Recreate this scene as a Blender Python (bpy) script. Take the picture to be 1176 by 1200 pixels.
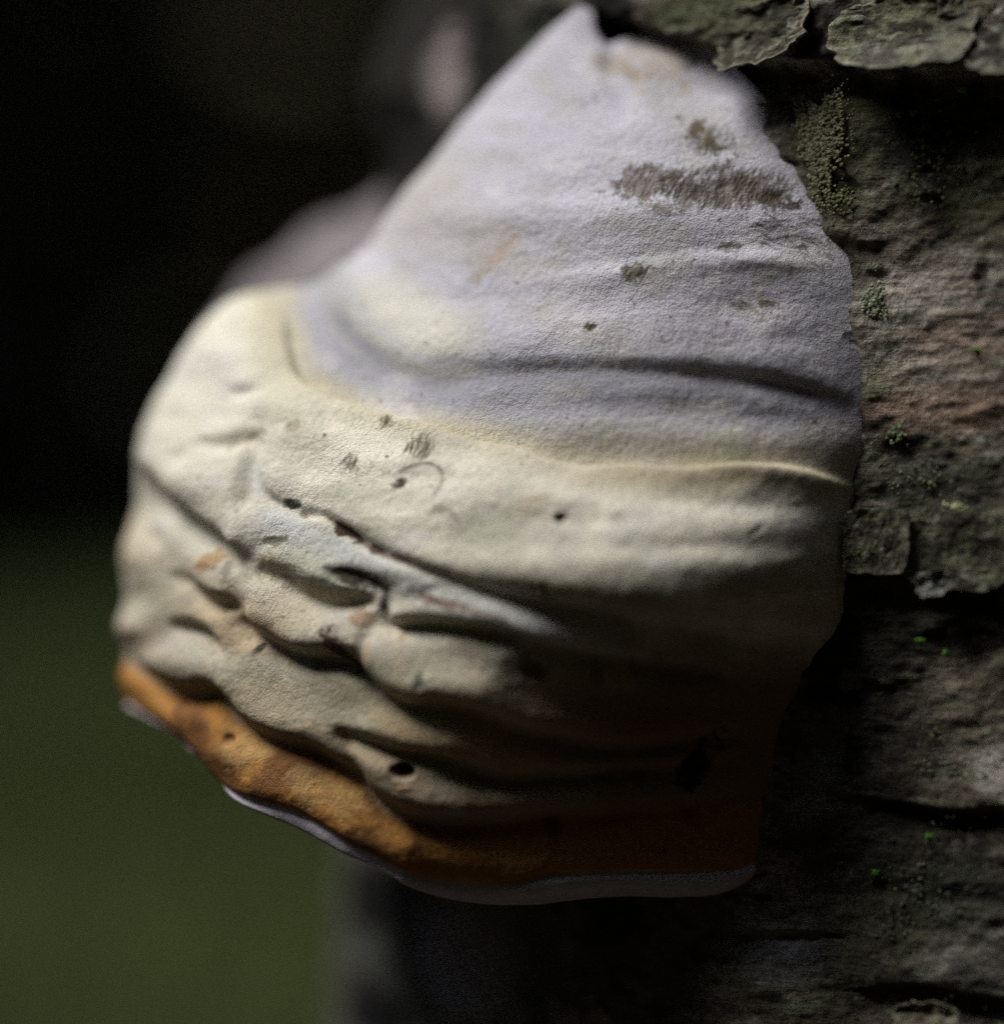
# Hoof fungus on a birch trunk, forest background.  Units: metres.
# Axes: x right, y away from the camera, z up; the focal plane is y = 0.
import bpy, math, random
import numpy as np

rng = np.random.default_rng(7)
random.seed(7)
for o in list(bpy.data.objects):
    bpy.data.objects.remove(o, do_unlink=True)
scene = bpy.context.scene
COL = scene.collection

# ------------------------------------------------------------------ camera
D = 0.62                    # camera to focal plane
S = 0.0002                  # metres per photo pixel at the focal plane
CX, CY = 588.0, 600.0
cam_d = bpy.data.cameras.new('camera')
cam = bpy.data.objects.new('camera', cam_d)
COL.objects.link(cam)
cam.location = (0, -D, 0)
cam.rotation_euler = (math.radians(90), 0, 0)
cam_d.sensor_width = 36.0
cam_d.lens = 36.0 * D / (1200 * S)
cam_d.clip_start, cam_d.clip_end = 0.02, 3000
cam_d.dof.use_dof = True
cam_d.dof.focus_distance = D
cam_d.dof.aperture_fstop = 1.7
scene.camera = cam

# ------------------------------------------------------------------ light
SUN_ELEV, SUN_AZ = 60.0, -77.0      # azimuth: 0 = from behind the camera, -90 = from the left
world = bpy.data.worlds.new('World')
scene.world = world
world.use_nodes = True
nt = world.node_tree
sky = nt.nodes.new('ShaderNodeTexSky')
sky.sky_type = 'NISHITA'
sky.sun_disc = False
sky.sun_elevation = math.radians(SUN_ELEV)
bg = nt.nodes['Background']
bg.inputs['Strength'].default_value = 0.05
nt.links.new(sky.outputs['Color'], bg.inputs['Color'])

az = math.radians(SUN_AZ)
to_sun = np.array([math.sin(az) * math.cos(math.radians(SUN_ELEV)),
                   -math.cos(az) * math.cos(math.radians(SUN_ELEV)),
                   math.sin(math.radians(SUN_ELEV))])
sky.sun_rotation = math.atan2(to_sun[0], to_sun[1])
sun_d = bpy.data.lights.new('sun', 'SUN')
sun_d.energy = 1.5
sun_d.angle = math.radians(28)
sun_d.color = (1.0, 0.97, 0.92)
sun = bpy.data.objects.new('sun', sun_d)
COL.objects.link(sun)
from mathutils import Vector
sun.rotation_euler = Vector(to_sun).to_track_quat('Z', 'Y').to_euler()
sun.location = (-3, -1, 6)

vs = scene.view_settings
vs.view_transform = 'Standard'
vs.look = 'None'
vs.exposure = 1.62
vs.gamma = 1.0
vs.use_curve_mapping = False
scene.cycles.use_denoising = False
scene.cycles.max_bounces = 5

# ------------------------------------------------------------------ helpers
def unproject(px, py, y):
    k = S * (D + y) / D
    return (px - CX) * k, y, (CY - py) * k

def project(X, Y, Z):
    k = S * (D + Y) / D
    return CX + X / k, CY - Z / k

def empty(name, loc=(0, 0, 0)):
    o = bpy.data.objects.new(name, None)
    o.empty_display_size = 0.02
    o.location = loc
    COL.objects.link(o)
    return o

def tag(o, label=None, cat=None, group=None, kind=None):
    if label: o['label'] = label
    if cat: o['category'] = cat
    if group: o['group'] = group
    if kind: o['kind'] = kind
    return o

def mesh_object(name, verts, faces, mat, parent=None, col=None, normals=None, smooth=True):
    """verts (n,3) float, faces (m,k) int with k = 3 or 4, col (n,3) optional pigment"""
    verts = np.asarray(verts, np.float32)
    faces = np.asarray(faces, np.int32)
    me = bpy.data.meshes.new(name)
    m, k = faces.shape
    me.vertices.add(len(verts))
    me.vertices.foreach_set('co', verts.ravel())
    me.loops.add(m * k)
    me.loops.foreach_set('vertex_index', faces.ravel())
    me.polygons.add(m)
    me.polygons.foreach_set('loop_start', np.arange(0, m * k, k, dtype=np.int32))
    me.update(calc_edges=True)
    me.polygons.foreach_set('use_smooth', np.full(m, smooth))
    if col is not None:
        ca = me.color_attributes.new('pigment', 'FLOAT_COLOR', 'POINT')
        c4 = np.ones((len(verts), 4), np.float32)
        c4[:, :3] = col
        ca.data.foreach_set('color', c4.ravel())
    if normals is not None:
        me.normals_split_custom_set_from_vertices(np.asarray(normals, np.float32).tolist())
    me.materials.append(mat)
    o = bpy.data.objects.new(name, me)
    COL.objects.link(o)
    if parent is not None:
        o.parent = parent
        o.location = -parent.location
    return o

def grid_faces(nr, nc):
    i = np.arange(nr * nc).reshape(nr, nc)
    return np.stack([i[:-1, :-1], i[1:, :-1], i[1:, 1:], i[:-1, 1:]], -1).reshape(-1, 4)

def grid_normals(P):
    du = np.gradient(P, axis=1)
    dv = np.gradient(P, axis=0)
    n = np.cross(dv, du)
    return n / (np.linalg.norm(n, axis=-1, keepdims=True) + 1e-12)

def smoothstep(a, b, x):
    t = np.clip((x - a) / (b - a), 0, 1)
    return t * t * (3 - 2 * t)

def hermite_resample(t, P, tq):
    """shape-preserving cubic through P[k] at t[k]; P (K, ...)"""
    t = np.asarray(t, float)
    h = np.diff(t)
    sh = (len(h),) + (1,) * (P.ndim - 1)
    d = np.diff(P, axis=0) / h.reshape(sh)
    m = np.empty_like(P)
    m[0], m[-1] = d[0], d[-1]
    w0, w1 = h[1:].reshape((-1,) + (1,) * (P.ndim - 1)), h[:-1].reshape((-1,) + (1,) * (P.ndim - 1))
    m[1:-1] = (d[:-1] * w0 + d[1:] * w1) / (w0 + w1)
    i = np.clip(np.searchsorted(t, tq, side='right') - 1, 0, len(t) - 2)
    hh = h[i]
    u = (tq - t[i]) / hh
    e = (slice(None),) + (None,) * (P.ndim - 1)
    u, hh = u[e], hh[e]
    u2, u3 = u * u, u * u * u
    return ((2*u3 - 3*u2 + 1) * P[i] + (u3 - 2*u2 + u) * hh * m[i]
            + (-2*u3 + 3*u2) * P[i + 1] + (u3 - u2) * hh * m[i + 1])

def resample_polyline(pts, n):
    P = np.asarray(pts, float)
    t = np.concatenate([[0], np.cumsum(np.linalg.norm(np.diff(P, axis=0), axis=1))])
    Q = hermite_resample(t, P, np.linspace(0, t[-1], 400))
    s = np.concatenate([[0], np.cumsum(np.linalg.norm(np.diff(Q, axis=0), axis=1))])
    q = np.linspace(0, s[-1], n)
    return np.stack([np.interp(q, s, Q[:, 0]), np.interp(q, s, Q[:, 1])], 1)

def vnoise(shape, cell, seed):
    """smooth value noise in -1..1, cell = (cy, cx) in samples"""
    r = np.random.default_rng(seed)
    cy, cx = cell
    ny, nx = int(shape[0] / cy) + 4, int(shape[1] / cx) + 4
    g = r.uniform(-1, 1, (ny, nx))
    def axis_interp(G, n, c):
        p = np.arange(n) / c
        i = p.astype(int)
        f = p - i
        w = [((1-f)**3)/6, (3*f**3 - 6*f**2 + 4)/6, (-3*f**3 + 3*f**2 + 3*f + 1)/6, f**3/6]
        return sum(G[i + k] * w[k][:, None] for k in range(4))
    a = axis_interp(g, shape[0], cy)
    b = axis_interp(a.T, shape[1], cx).T
    return b * 2.2

def fbm(shape, cell, seed, octaves=4, gain=0.5):
    out = np.zeros(shape)
    a = 1.0
    for k in range(octaves):
        out += a * vnoise(shape, (max(cell[0] / 2**k, 1.2), max(cell[1] / 2**k, 1.2)), seed + 31 * k)
        a *= gain
    return out / (sum(gain**k for k in range(octaves)))

def bilinear(img, x, y):
    h, w = img.shape[:2]
    x = np.clip(x, 0, w - 1.001); y = np.clip(y, 0, h - 1.001)
    i, j = y.astype(int), x.astype(int)
    fy, fx = y - i, x - j
    if img.ndim == 3:
        fy, fx = fy[..., None], fx[..., None]
    return (img[i, j]*(1-fy)*(1-fx) + img[i+1, j]*fy*(1-fx) + img[i, j+1]*(1-fy)*fx + img[i+1, j+1]*fy*fx)

def stroke_field(shape, pts, reach, taper=False):
    """signed distance (positive = below/right-hand of a left-to-right line), amplitude along it, bbox slices"""
    P = np.asarray([p[:2] for p in pts], float)
    A = np.asarray([p[2] if len(p) > 2 else 1.0 for p in pts], float)
    t = np.concatenate([[0], np.cumsum(np.linalg.norm(np.diff(P, axis=0), axis=1))])
    nq = max(int(t[-1] / 6), 4)
    q = np.linspace(0, t[-1], nq)
    P = hermite_resample(t, P, q)
    A = np.interp(q, t, A)
    if taper:
        A = A * smoothstep(0, min(18, t[-1] * .4), q) * smoothstep(t[-1], t[-1] - min(18, t[-1] * .4), q)
    x0, y0 = np.maximum(P.min(0) - reach, 0).astype(int)
    x1 = int(min(P[:, 0].max() + reach, shape[1])); y1 = int(min(P[:, 1].max() + reach, shape[0]))
    yy, xx = np.mgrid[y0:y1, x0:x1].astype(float)
    best = np.full(xx.shape, 1e9); sg = np.ones_like(best); num = np.zeros_like(best); den = np.full_like(best, 1e-30)
    for k in range(nq - 1):
        a, b = P[k], P[k + 1]
        d = b - a
        L2 = d @ d + 1e-9
        u = np.clip(((xx - a[0]) * d[0] + (yy - a[1]) * d[1]) / L2, 0, 1)
        dx, dy = xx - a[0] - u * d[0], yy - a[1] - u * d[1]
        dd = np.hypot(dx, dy)
        m = dd < best
        best = np.where(m, dd, best)
        sg = np.where(m, np.sign(d[0] * dy - d[1] * dx), sg)
        w = (dd * dd + 4.0)**-2.5                      # amplitude blends smoothly along and around the line
        num += w * (A[k] * (1 - u) + A[k + 1] * u); den += w
    return best * np.where(sg == 0, 1, sg), num / den, (slice(y0, y1), slice(x0, x1))

def add_lip(H, pts, h=2.5, g=2.5, wu=26, wd=16, edge=4.0):
    """a swollen layer above the line that curls under into a crease; the next layer rises below it (mm)"""
    d, a, sl = stroke_field(H.shape, pts, 3.2 * max(wu, wd) + 10, True)
    c_ = 0.7 * wu
    swell = h * np.exp(-((d + c_) / np.where(d < -c_, 1.25 * wu, 0.6 * wu))**2)
    crease = -g * np.where(d < 0, np.exp(-np.abs(d / (0.5 * wu))**1.6), np.exp(-np.abs(d / wd)**1.6))
    H[sl] += a * (swell + crease)

def add_step(H, pts, h, g, wu, wd, edge):
    """overhanging ledge: raised above the line, cut back below it (mm)"""
    d, a, sl = stroke_field(H.shape, pts, 2.6 * max(wu, wd) + 10)
    up = h * np.exp(-((d + 0.30 * wu) / (0.75 * wu))**2)
    dn = -g * np.exp(-(np.maximum(d, 0) / wd)**2)
    k = smoothstep(-edge, edge, d)
    H[sl] += a * (up * (1 - k) + dn * k)

def add_groove(H, pts, g=1.5, w=10):
    d, a, sl = stroke_field(H.shape, pts, 2.6 * w + 6, True)
    H[sl] += -g * a * np.exp(-(d / w)**2)

def blob(shape, x, y, rx, ry, ang=0.0):
    R = 1.8 * max(rx, ry) + 3
    x0, x1 = int(max(x - R, 0)), int(min(x + R, shape[1]))
    y0, y1 = int(max(y - R, 0)), int(min(y + R, shape[0]))
    yy, xx = np.mgrid[y0:y1, x0:x1].astype(float)
    c, s = math.cos(math.radians(ang)), math.sin(math.radians(ang))
    u = ((xx - x) * c + (yy - y) * s) / rx
    v = (-(xx - x) * s + (yy - y) * c) / ry
    return np.hypot(u, v), (slice(y0, y1), slice(x0, x1))

# ------------------------------------------------------------------ materials
def principled(name, rough=0.8, spec=0.3):
    m = bpy.data.materials.new(name)
    m.use_nodes = True
    b = m.node_tree.nodes['Principled BSDF']
    b.inputs['Roughness'].default_value = rough
    b.inputs['Specular IOR Level'].default_value = spec
    return m, m.node_tree, b

def noise_node(nt, scale, detail=6.0, rough=0.6, vec=None):
    n = nt.nodes.new('ShaderNodeTexNoise')
    n.inputs['Scale'].default_value = scale
    n.inputs['Detail'].default_value = detail
    n.inputs['Roughness'].default_value = rough
    if vec is not None:
        nt.links.new(vec, n.inputs['Vector'])
    return n

def pigment_material(name, rough=0.8, spec=0.25, vary=0.25, scale=900.0, bumps=((2600, 0.00012), (700, 0.0003)), speck=0.0, streak=0.0):
    """vertex pigment, multiplied by fine grain, with fine relief"""
    m, nt, b = principled(name, rough, spec)
    L = nt.links
    tc = nt.nodes.new('ShaderNodeTexCoord')
    at = nt.nodes.new('ShaderNodeVertexColor'); at.layer_name = 'pigment'
    n1 = noise_node(nt, scale, 8, 0.7, tc.outputs['Object'])
    mr = nt.nodes.new('ShaderNodeMapRange')
    mr.inputs['From Min'].default_value = 0.3; mr.inputs['From Max'].default_value = 0.7
    mr.inputs['To Min'].default_value = 1 - vary; mr.inputs['To Max'].default_value = 1 + vary * 0.6
    L.new(n1.outputs['Fac'], mr.inputs['Value'])
    mx = nt.nodes.new('ShaderNodeVectorMath'); mx.operation = 'SCALE'
    L.new(at.outputs['Color'], mx.inputs[0]); L.new(mr.outputs['Result'], mx.inputs['Scale'])
    out = mx.outputs['Vector']
    if speck > 0:
        n2 = noise_node(nt, scale * 0.55, 3, 0.6, tc.outputs['Object'])
        r2 = nt.nodes.new('ShaderNodeMapRange')
        r2.inputs['From Min'].default_value = 0.66; r2.inputs['From Max'].default_value = 0.74
        r2.inputs['To Min'].default_value = 0.0; r2.inputs['To Max'].default_value = speck
        L.new(n2.outputs['Fac'], r2.inputs['Value'])
        mixn = nt.nodes.new('ShaderNodeMix'); mixn.data_type = 'RGBA'
        L.new(r2.outputs['Result'], mixn.inputs['Factor'])
        L.new(out, mixn.inputs['A'])
        mixn.inputs['B'].default_value = (0.11, 0.10, 0.06, 1)
        out = mixn.outputs['Result']
    stn = None
    if streak > 0:                       # fine horizontal papery lines
        mp = nt.nodes.new('ShaderNodeMapping')
        mp.inputs['Scale'].default_value = (1.0, 1.0, 14.0)
        L.new(tc.outputs['Object'], mp.inputs['Vector'])
        stn = noise_node(nt, 130, 6, 0.65, mp.outputs['Vector'])
        r3 = nt.nodes.new('ShaderNodeMapRange')
        r3.inputs['From Min'].default_value = 0.36; r3.inputs['From Max'].default_value = 0.62
        r3.inputs['To Min'].default_value = 1 - streak; r3.inputs['To Max'].default_value = 1 + streak * .5
        L.new(stn.outputs['Fac'], r3.inputs['Value'])
        sv = nt.nodes.new('ShaderNodeVectorMath'); sv.operation = 'SCALE'
        L.new(out, sv.inputs[0]); L.new(r3.outputs['Result'], sv.inputs['Scale'])
        out = sv.outputs['Vector']
    L.new(out, b.inputs['Base Color'])
    prev = None
    if stn is not None:
        prev = nt.nodes.new('ShaderNodeBump')
        prev.inputs['Distance'].default_value = 0.0008
        L.new(stn.outputs['Fac'], prev.inputs['Height'])
    for sc, dist in bumps:
        nn = noise_node(nt, sc, 5, 0.6, tc.outputs['Object'])
        bp = nt.nodes.new('ShaderNodeBump')
        bp.inputs['Strength'].default_value = 1.0
        bp.inputs['Distance'].default_value = dist
        L.new(nn.outputs['Fac'], bp.inputs['Height'])
        if prev is not None:
            L.new(prev.outputs['Normal'], bp.inputs['Normal'])
        prev = bp
    if prev is not None:
        L.new(prev.outputs['Normal'], b.inputs['Normal'])
    return m

def noise_material(name, c1, c2, scale, rough=0.9, bump=0.0):
    m, nt, b = principled(name, rough, 0.2)
    tc = nt.nodes.new('ShaderNodeTexCoord')
    n = noise_node(nt, scale, 6, 0.6, tc.outputs['Object'])
    r = nt.nodes.new('ShaderNodeValToRGB')
    r.color_ramp.elements[0].position = 0.35; r.color_ramp.elements[0].color = (*c1, 1)
    r.color_ramp.elements[1].position = 0.65; r.color_ramp.elements[1].color = (*c2, 1)
    nt.links.new(n.outputs['Fac'], r.inputs['Fac'])
    nt.links.new(r.outputs['Color'], b.inputs['Base Color'])
    if bump:
        bp = nt.nodes.new('ShaderNodeBump')
        bp.inputs['Distance'].default_value = bump
        nt.links.new(n.outputs['Fac'], bp.inputs['Height'])
        nt.links.new(bp.outputs['Normal'], b.inputs['Normal'])
    return m

MAT_FUNGUS = pigment_material('fungus_crust', 0.72, 0.3, 0.20, 1100, ((2400, 0.00022), (600, 0.0005)), 0.25)
MAT_PORE = pigment_material('pore_layer', 0.85, 0.2, 0.2, 1500, ((3000, 0.0002),))
MAT_BARK = pigment_material('birch_bark', 0.9, 0.2, 0.5, 700, ((1800, 0.0007), (350, 0.0018)), 0.4, 0.28)
MAT_LICHEN = pigment_material('lichen', 0.95, 0.1, 0.4, 900, ((2000, 0.0006),))

# ------------------------------------------------------------------ ground and wood
GROUND_Z = -0.95
def terrain_height(x, y):
    return (GROUND_Z + 0.05 * np.sin(x * 0.9 + 1.3) * np.cos(y * 0.7)
            + 0.03 * np.sin(x * 2.3 + y * 1.7) + 0.012 * np.sin(5.1 * x - 4.3 * y)
            + 0.013 * np.clip(y - 4.0, 0, 40))
g = np.sinh(np.linspace(-4.2, 4.2, 121)) / math.sinh(4.2) * 400
gx, gy = np.meshgrid(g, g)
far = smoothstep(30, 90, np.hypot(gx, gy))
GP = np.stack([gx, gy, terrain_height(gx, gy) * (1 - far) + GROUND_Z * far], -1)
MAT_GROUND = noise_material('moss_floor', (0.019, 0.027, 0.006), (0.046, 0.060, 0.012), 2.2, 1.0, 0.02)
_nt = MAT_GROUND.node_tree
_ramp = [n for n in _nt.nodes if n.type == 'VALTORGB'][0]
_geo = _nt.nodes.new('ShaderNodeNewGeometry')
_len = _nt.nodes.new('ShaderNodeVectorMath'); _len.operation = 'DISTANCE'
_len.inputs[1].default_value = (0.1, 0.14, GROUND_Z)
_nt.links.new(_geo.outputs['Position'], _len.inputs[0])
_mr = _nt.nodes.new('ShaderNodeMapRange')
_mr.inputs['From Min'].default_value = 3.2; _mr.inputs['From Max'].default_value = 4.4
_nt.links.new(_len.outputs['Value'], _mr.inputs['Value'])
_mx = _nt.nodes.new('ShaderNodeMix'); _mx.data_type = 'RGBA'
_mx.inputs['A'].default_value = (0.018, 0.012, 0.008, 1)          # unseen dark litter, added round the tree to cut green bounce light
_nt.links.new(_mr.outputs['Result'], _mx.inputs['Factor'])
_nt.links.new(_ramp.outputs['Color'], _mx.inputs['B'])
_nt.links.new(_mx.outputs['Result'], _nt.nodes['Principled BSDF'].inputs['Base Color'])
ground = mesh_object('ground', GP.reshape(-1, 3), grid_faces(121, 121)[:, ::-1], MAT_GROUND)
tag(ground, kind='structure')

# grass blades on the clearing (uncountable)
def build_grass(n=16000):
    r = np.random.default_rng(3)
    y = 3.6 + 16.0 * r.random(n)**1.2
    x = (r.random(n) - 0.75) * (2.0 + y * 0.9)
    z = terrain_height(x, y)
    h = r.uniform(0.06, 0.22, n); w = r.uniform(0.004, 0.010, n)
    a = r.uniform(0, 2*np.pi, n); lean = r.uniform(0.1, 0.7, n) * h; b = r.uniform(0, 2*np.pi, n)
    dx, dy = np.cos(a) * w, np.sin(a) * w
    V = np.empty((n, 5, 3))
    V[:, 0] = np.stack([x - dx, y - dy, z - 0.01], 1)
    V[:, 1] = np.stack([x + dx, y + dy, z - 0.01], 1)
    mx_, my_ = x + 0.35 * lean * np.cos(b), y + 0.35 * lean * np.sin(b)
    V[:, 2] = np.stack([mx_ + 0.7*dx, my_ + 0.7*dy, z + 0.6*h], 1)
    V[:, 3] = np.stack([mx_ - 0.7*dx, my_ - 0.7*dy, z + 0.6*h], 1)
    V[:, 4] = np.stack([x + lean*np.cos(b), y + lean*np.sin(b), z + h], 1)
    i = np.arange(n)[:, None] * 5
    F = np.concatenate([i + np.array([[0, 1, 2]]), i + np.array([[0, 2, 3]]), i + np.array([[3, 2, 4]])])
    m = noise_material('grass_blade', (0.032, 0.044, 0.008), (0.058, 0.072, 0.014), 3.0, 0.8)
    o = mesh_object('grass', V.reshape(-1, 3), F, m, smooth=False)
    tag(o, 'soft green grass on the open ground beside the trunk', 'grass', kind='stuff')
build_grass()

# the surrounding wood: dark conifers round a clearing; unseen ones added to block sky light, left kept open
def build_wood():
    r = np.random.default_rng(11)
    V, F = [], []
    nv = 0
    def add(v, f):
        nonlocal nv
        V.append(v); F.append(f + nv); nv += len(v)
    def conifer(x, y, h, rad, nb, w0):
        z0 = float(terrain_height(np.array(x), np.array(y)))
        # stem
        k = 7
        an = np.arange(k) * 2*np.pi/k
        st = np.concatenate([np.stack([x + .02*h*np.cos(an), y + .02*h*np.sin(an), np.full(k, z0 - .1)], 1),
                             np.stack([x + .003*h*np.cos(an), y + .003*h*np.sin(an), np.full(k, z0 + h)], 1)])
        i = np.arange(k); j = (i + 1) % k
        add(st, np.concatenate([np.stack([i, j, j + k], 1), np.stack([i, j + k, i + k], 1)]))
        # drooping sprays of twigs
        u = r.random(nb)**0.8
        zc = z0 + 0.05*h + u * 0.94*h
        L = rad * (1.03 - u) * r.uniform(0.6, 1.1, nb)
        a = r.uniform(0, 2*np.pi, nb)
        nseg = 6
        for s in range(nseg):
            f = (s + r.random(nb)) / nseg
            px = x + np.cos(a)*L*f; py = y + np.sin(a)*L*f; pz = zc - 0.28*L*f*f*1.4 + r.normal(0, .05, nb)
            sz = w0 * (1.15 - 0.5*f) * r.uniform(.6, 1.2, nb)
            t = r.uniform(0, 2*np.pi, nb)
            q = np.empty((nb, 3, 3))
            for c in range(3):
                ang = t + c*2.1 + r.uniform(-.4, .4, nb)
                q[:, c] = np.stack([px + sz*np.cos(ang), py + sz*np.sin(ang), pz + sz*0.55*np.sin(ang*1.7 + t)], 1)
            add(q.reshape(-1, 3), np.arange(nb*3).reshape(-1, 3))
    n = 46
    for i in range(n):
        A = i / n * 2*np.pi + r.uniform(-.05, .05)            # 0 = behind the trunk (+y), grows to the right
        dx, dy = math.sin(A), math.cos(A)
        left = max(0.0, -dx) ** 2                             # the open side
        dist = r.uniform(7.5, 10.0) + 5.0 * left - 2.6 * max(0.0, -dy) - 1.5 * max(0.0, dx)  # drawn in behind the camera and on the right to cut sky light
        if -0.55 < math.atan2(dx, dy) < 0.2:
            dist += 13.0                                      # the glade runs on behind the trunk
        h = r.uniform(12, 16) * (1 - 0.25 * left)
        conifer(dx*dist, dy*dist, h, r.uniform(1.8, 2.4), 480, 0.36)
    for i in range(46):
        A = (i + .5) / 46 * 2*np.pi + r.uniform(-.05, .05)
        dist = r.uniform(13, 17)+3*max(0.0, -math.sin(A))
        if -0.6 < math.atan2(math.sin(A), math.cos(A)) < 0.25:
            dist += 11.0
        conifer(math.sin(A)*dist, math.cos(A)*dist, r.uniform(12, 16), r.uniform(2.2, 3.0), 380, 0.5)
    for i in range(70):                                       # dense wood beyond the glade
        A = -0.75 + 1.15 * (i + r.random()) / 70
        dist = r.uniform(21, 33)
        conifer(math.sin(A)*dist, math.cos(A)*dist, r.uniform(14, 20), r.uniform(2.2, 3.0), 420, 0.62)
    m = noise_material('dark_needles', (0.055, 0.050, 0.028), (0.12, 0.105, 0.058), 1.5, 0.9)
    o = mesh_object('forest', np.concatenate(V), np.concatenate(F), m, smooth=False)
    tag(o, 'dark blurred wood of conifers with unseen trees added around to block sky light', 'forest', kind='stuff')
build_wood()

# ------------------------------------------------------------------ birch trunk
TR, TXC, TYC, LEAN = 0.200, 0.160, 0.182, 0.080      # radius, axis x at z=0, axis depth, dx per dz
def trunk_axis_x(z):
    return TXC + LEAN * np.clip(z, -0.6, 0.8)
def trunk_depth(X, Z):
    c = TR**2 - (X - trunk_axis_x(Z))**2
    return TYC - np.sqrt(np.maximum(c, 0))
def px_to_trunk(px, py):
    """photo pixel -> (angle from the camera-facing line, z) on the trunk"""
    y = 0.0
    for _ in range(12):
        X, _, Z = unproject(px, py, y)
        ax = trunk_axis_x(Z)
        if abs(X - ax) >= TR * 0.999:
            y = TYC
            break
        y = float(trunk_depth(X, Z))
    X, _, Z = unproject(px, py, y)
    return math.asin(max(-1, min(1, (X - trunk_axis_x(Z)) / TR))), Z

# raster over the unrolled bark: columns = arc (angle * R), rows = z
BW = 0.0003
A0, A1 = -1.75, 0.45
ZT, ZB = 0.20, -0.20
TW, TH = int((A1 - A0) * TR / BW), int((ZT - ZB) / BW)
def t2r(a, z):
    return (a - A0) * TR / BW, (ZT - z) / BW
def p2r(px, py):
    return t2r(*px_to_trunk(px, py))
def R_(pts):
    return [(*p2r(p[0], p[1]), *p[2:]) for p in pts]

tshape = (TH, TW)
tH = np.zeros(tshape)                     # mm
plates = fbm(tshape, (70, 110), 101, 5, 0.55)
fine = fbm(tshape, (14, 22), 102, 4, 0.6)
tH += 1.6 * plates + 0.95 * fine
crack = fbm(tshape, (34, 60), 103, 4, 0.6)
cm = smoothstep(0.15, 0.60, crack)
tH -= 1.3 * cm
streak = fbm(tshape, (4, 60), 104, 3, 0.6)
tH += 0.12 * streak
# deep horizontal crevices
add_step(tH, R_([(700, 20, 1), (800, 45, 1), (880, 72, 1), (940, 78, 1), (985, 72, .6), (1010, 82, 1), (1080, 88, 1), (1176, 84, 1), (1260, 90, 1)]), 3.5, 7.0, 60, 34, 5)
add_step(tH, R_([(1000, 934, .2), (1060, 944, .6), (1110, 952, 1), (1176, 948, 1), (1260, 950, 1)]), 2.0, 4.0, 30, 14, 4)
add_step(tH, R_([(880, 1096, .5), (930, 1094, .8), (960, 1095, .3)]), 1.5, 3.0, 24, 10, 4)
add_step(tH, R_([(1030, 1158, .4), (1080, 1156, 1), (1140, 1168, 1), (1260, 1180, 1)]), 2.0, 5.0, 30, 16, 4)
add_groove(tH, R_([(1092, 190, .3), (1100, 230, 1), (1106, 268, 1), (1150, 300, .3)]), 1.5, 10)
add_groove(tH, R_([(1148, 300, .4), (1150, 330, 1), (1158, 350, .3)]), 1.5, 7)

# pigment
def lerp(c, k, col):
    return c * (1 - k[..., None]) + np.asarray(col) * k[..., None]
tC = np.empty((*tshape, 3)); tC[:] = (0.17, 0.145, 0.105)
tC = lerp(tC, smoothstep(-0.1, 0.6, fbm(tshape, (60, 90), 110, 4)) * .7, (0.32, 0.285, 0.23))
tC = lerp(tC, smoothstep(0.0, 0.5, fbm(tshape, (40, 70), 111, 4)) * .7, (0.16, 0.165, 0.09))
tC = lerp(tC, smoothstep(0.15, 0.5, fbm(tshape, (30, 46), 112, 5, .65)) * .95, (0.030, 0.026, 0.020))
tC = lerp(tC, cm * .9, (0.022, 0.018, 0.014))
tC = lerp(tC, smoothstep(0.40, 0.55, fbm(tshape, (9, 11), 113, 3)) * .8, (0.26, 0.30, 0.19))
tC = lerp(tC, smoothstep(0.42, 0.60, fbm(tshape, (6, 16), 114, 3)) * .8, (0.03, 0.025, 0.02))
tC = lerp(tC, smoothstep(0.30, 0.50, fbm(tshape, (11, 15), 115, 4, .7)) * .75, (0.05, 0.042, 0.034))
tC = lerp(tC, smoothstep(0.35, 0.55, fbm(tshape, (12, 20), 116, 4, .7)) * .6, (0.46, 0.42, 0.36))
TN = [fbm(tshape, (16, 22), 300 + q, 4, .65) for q in range(4)]
def tpaint(px, py, rx, ry, col, k, ang=0, soft=0.5, nz=0.35, seed=0):
    x, y = p2r(px, py)
    f = S / BW
    d, sl = blob(tshape, x, y, rx * f * 1.1 / max(math.cos(px_to_trunk(px, py)[0]), .2), ry * f, ang)
    n = TN[seed % 4][sl]
    m = (1 - smoothstep(1 - soft, 1 + soft, d + nz * n)) * k
    tC[sl] = lerp(tC[sl], m, col)
    return sl, m
PALE, PINK, DARK, OLIVE = (0.50, 0.46, 0.40), (0.42, 0.29, 0.22), (0.022, 0.019, 0.015), (0.15, 0.16, 0.08)
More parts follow.
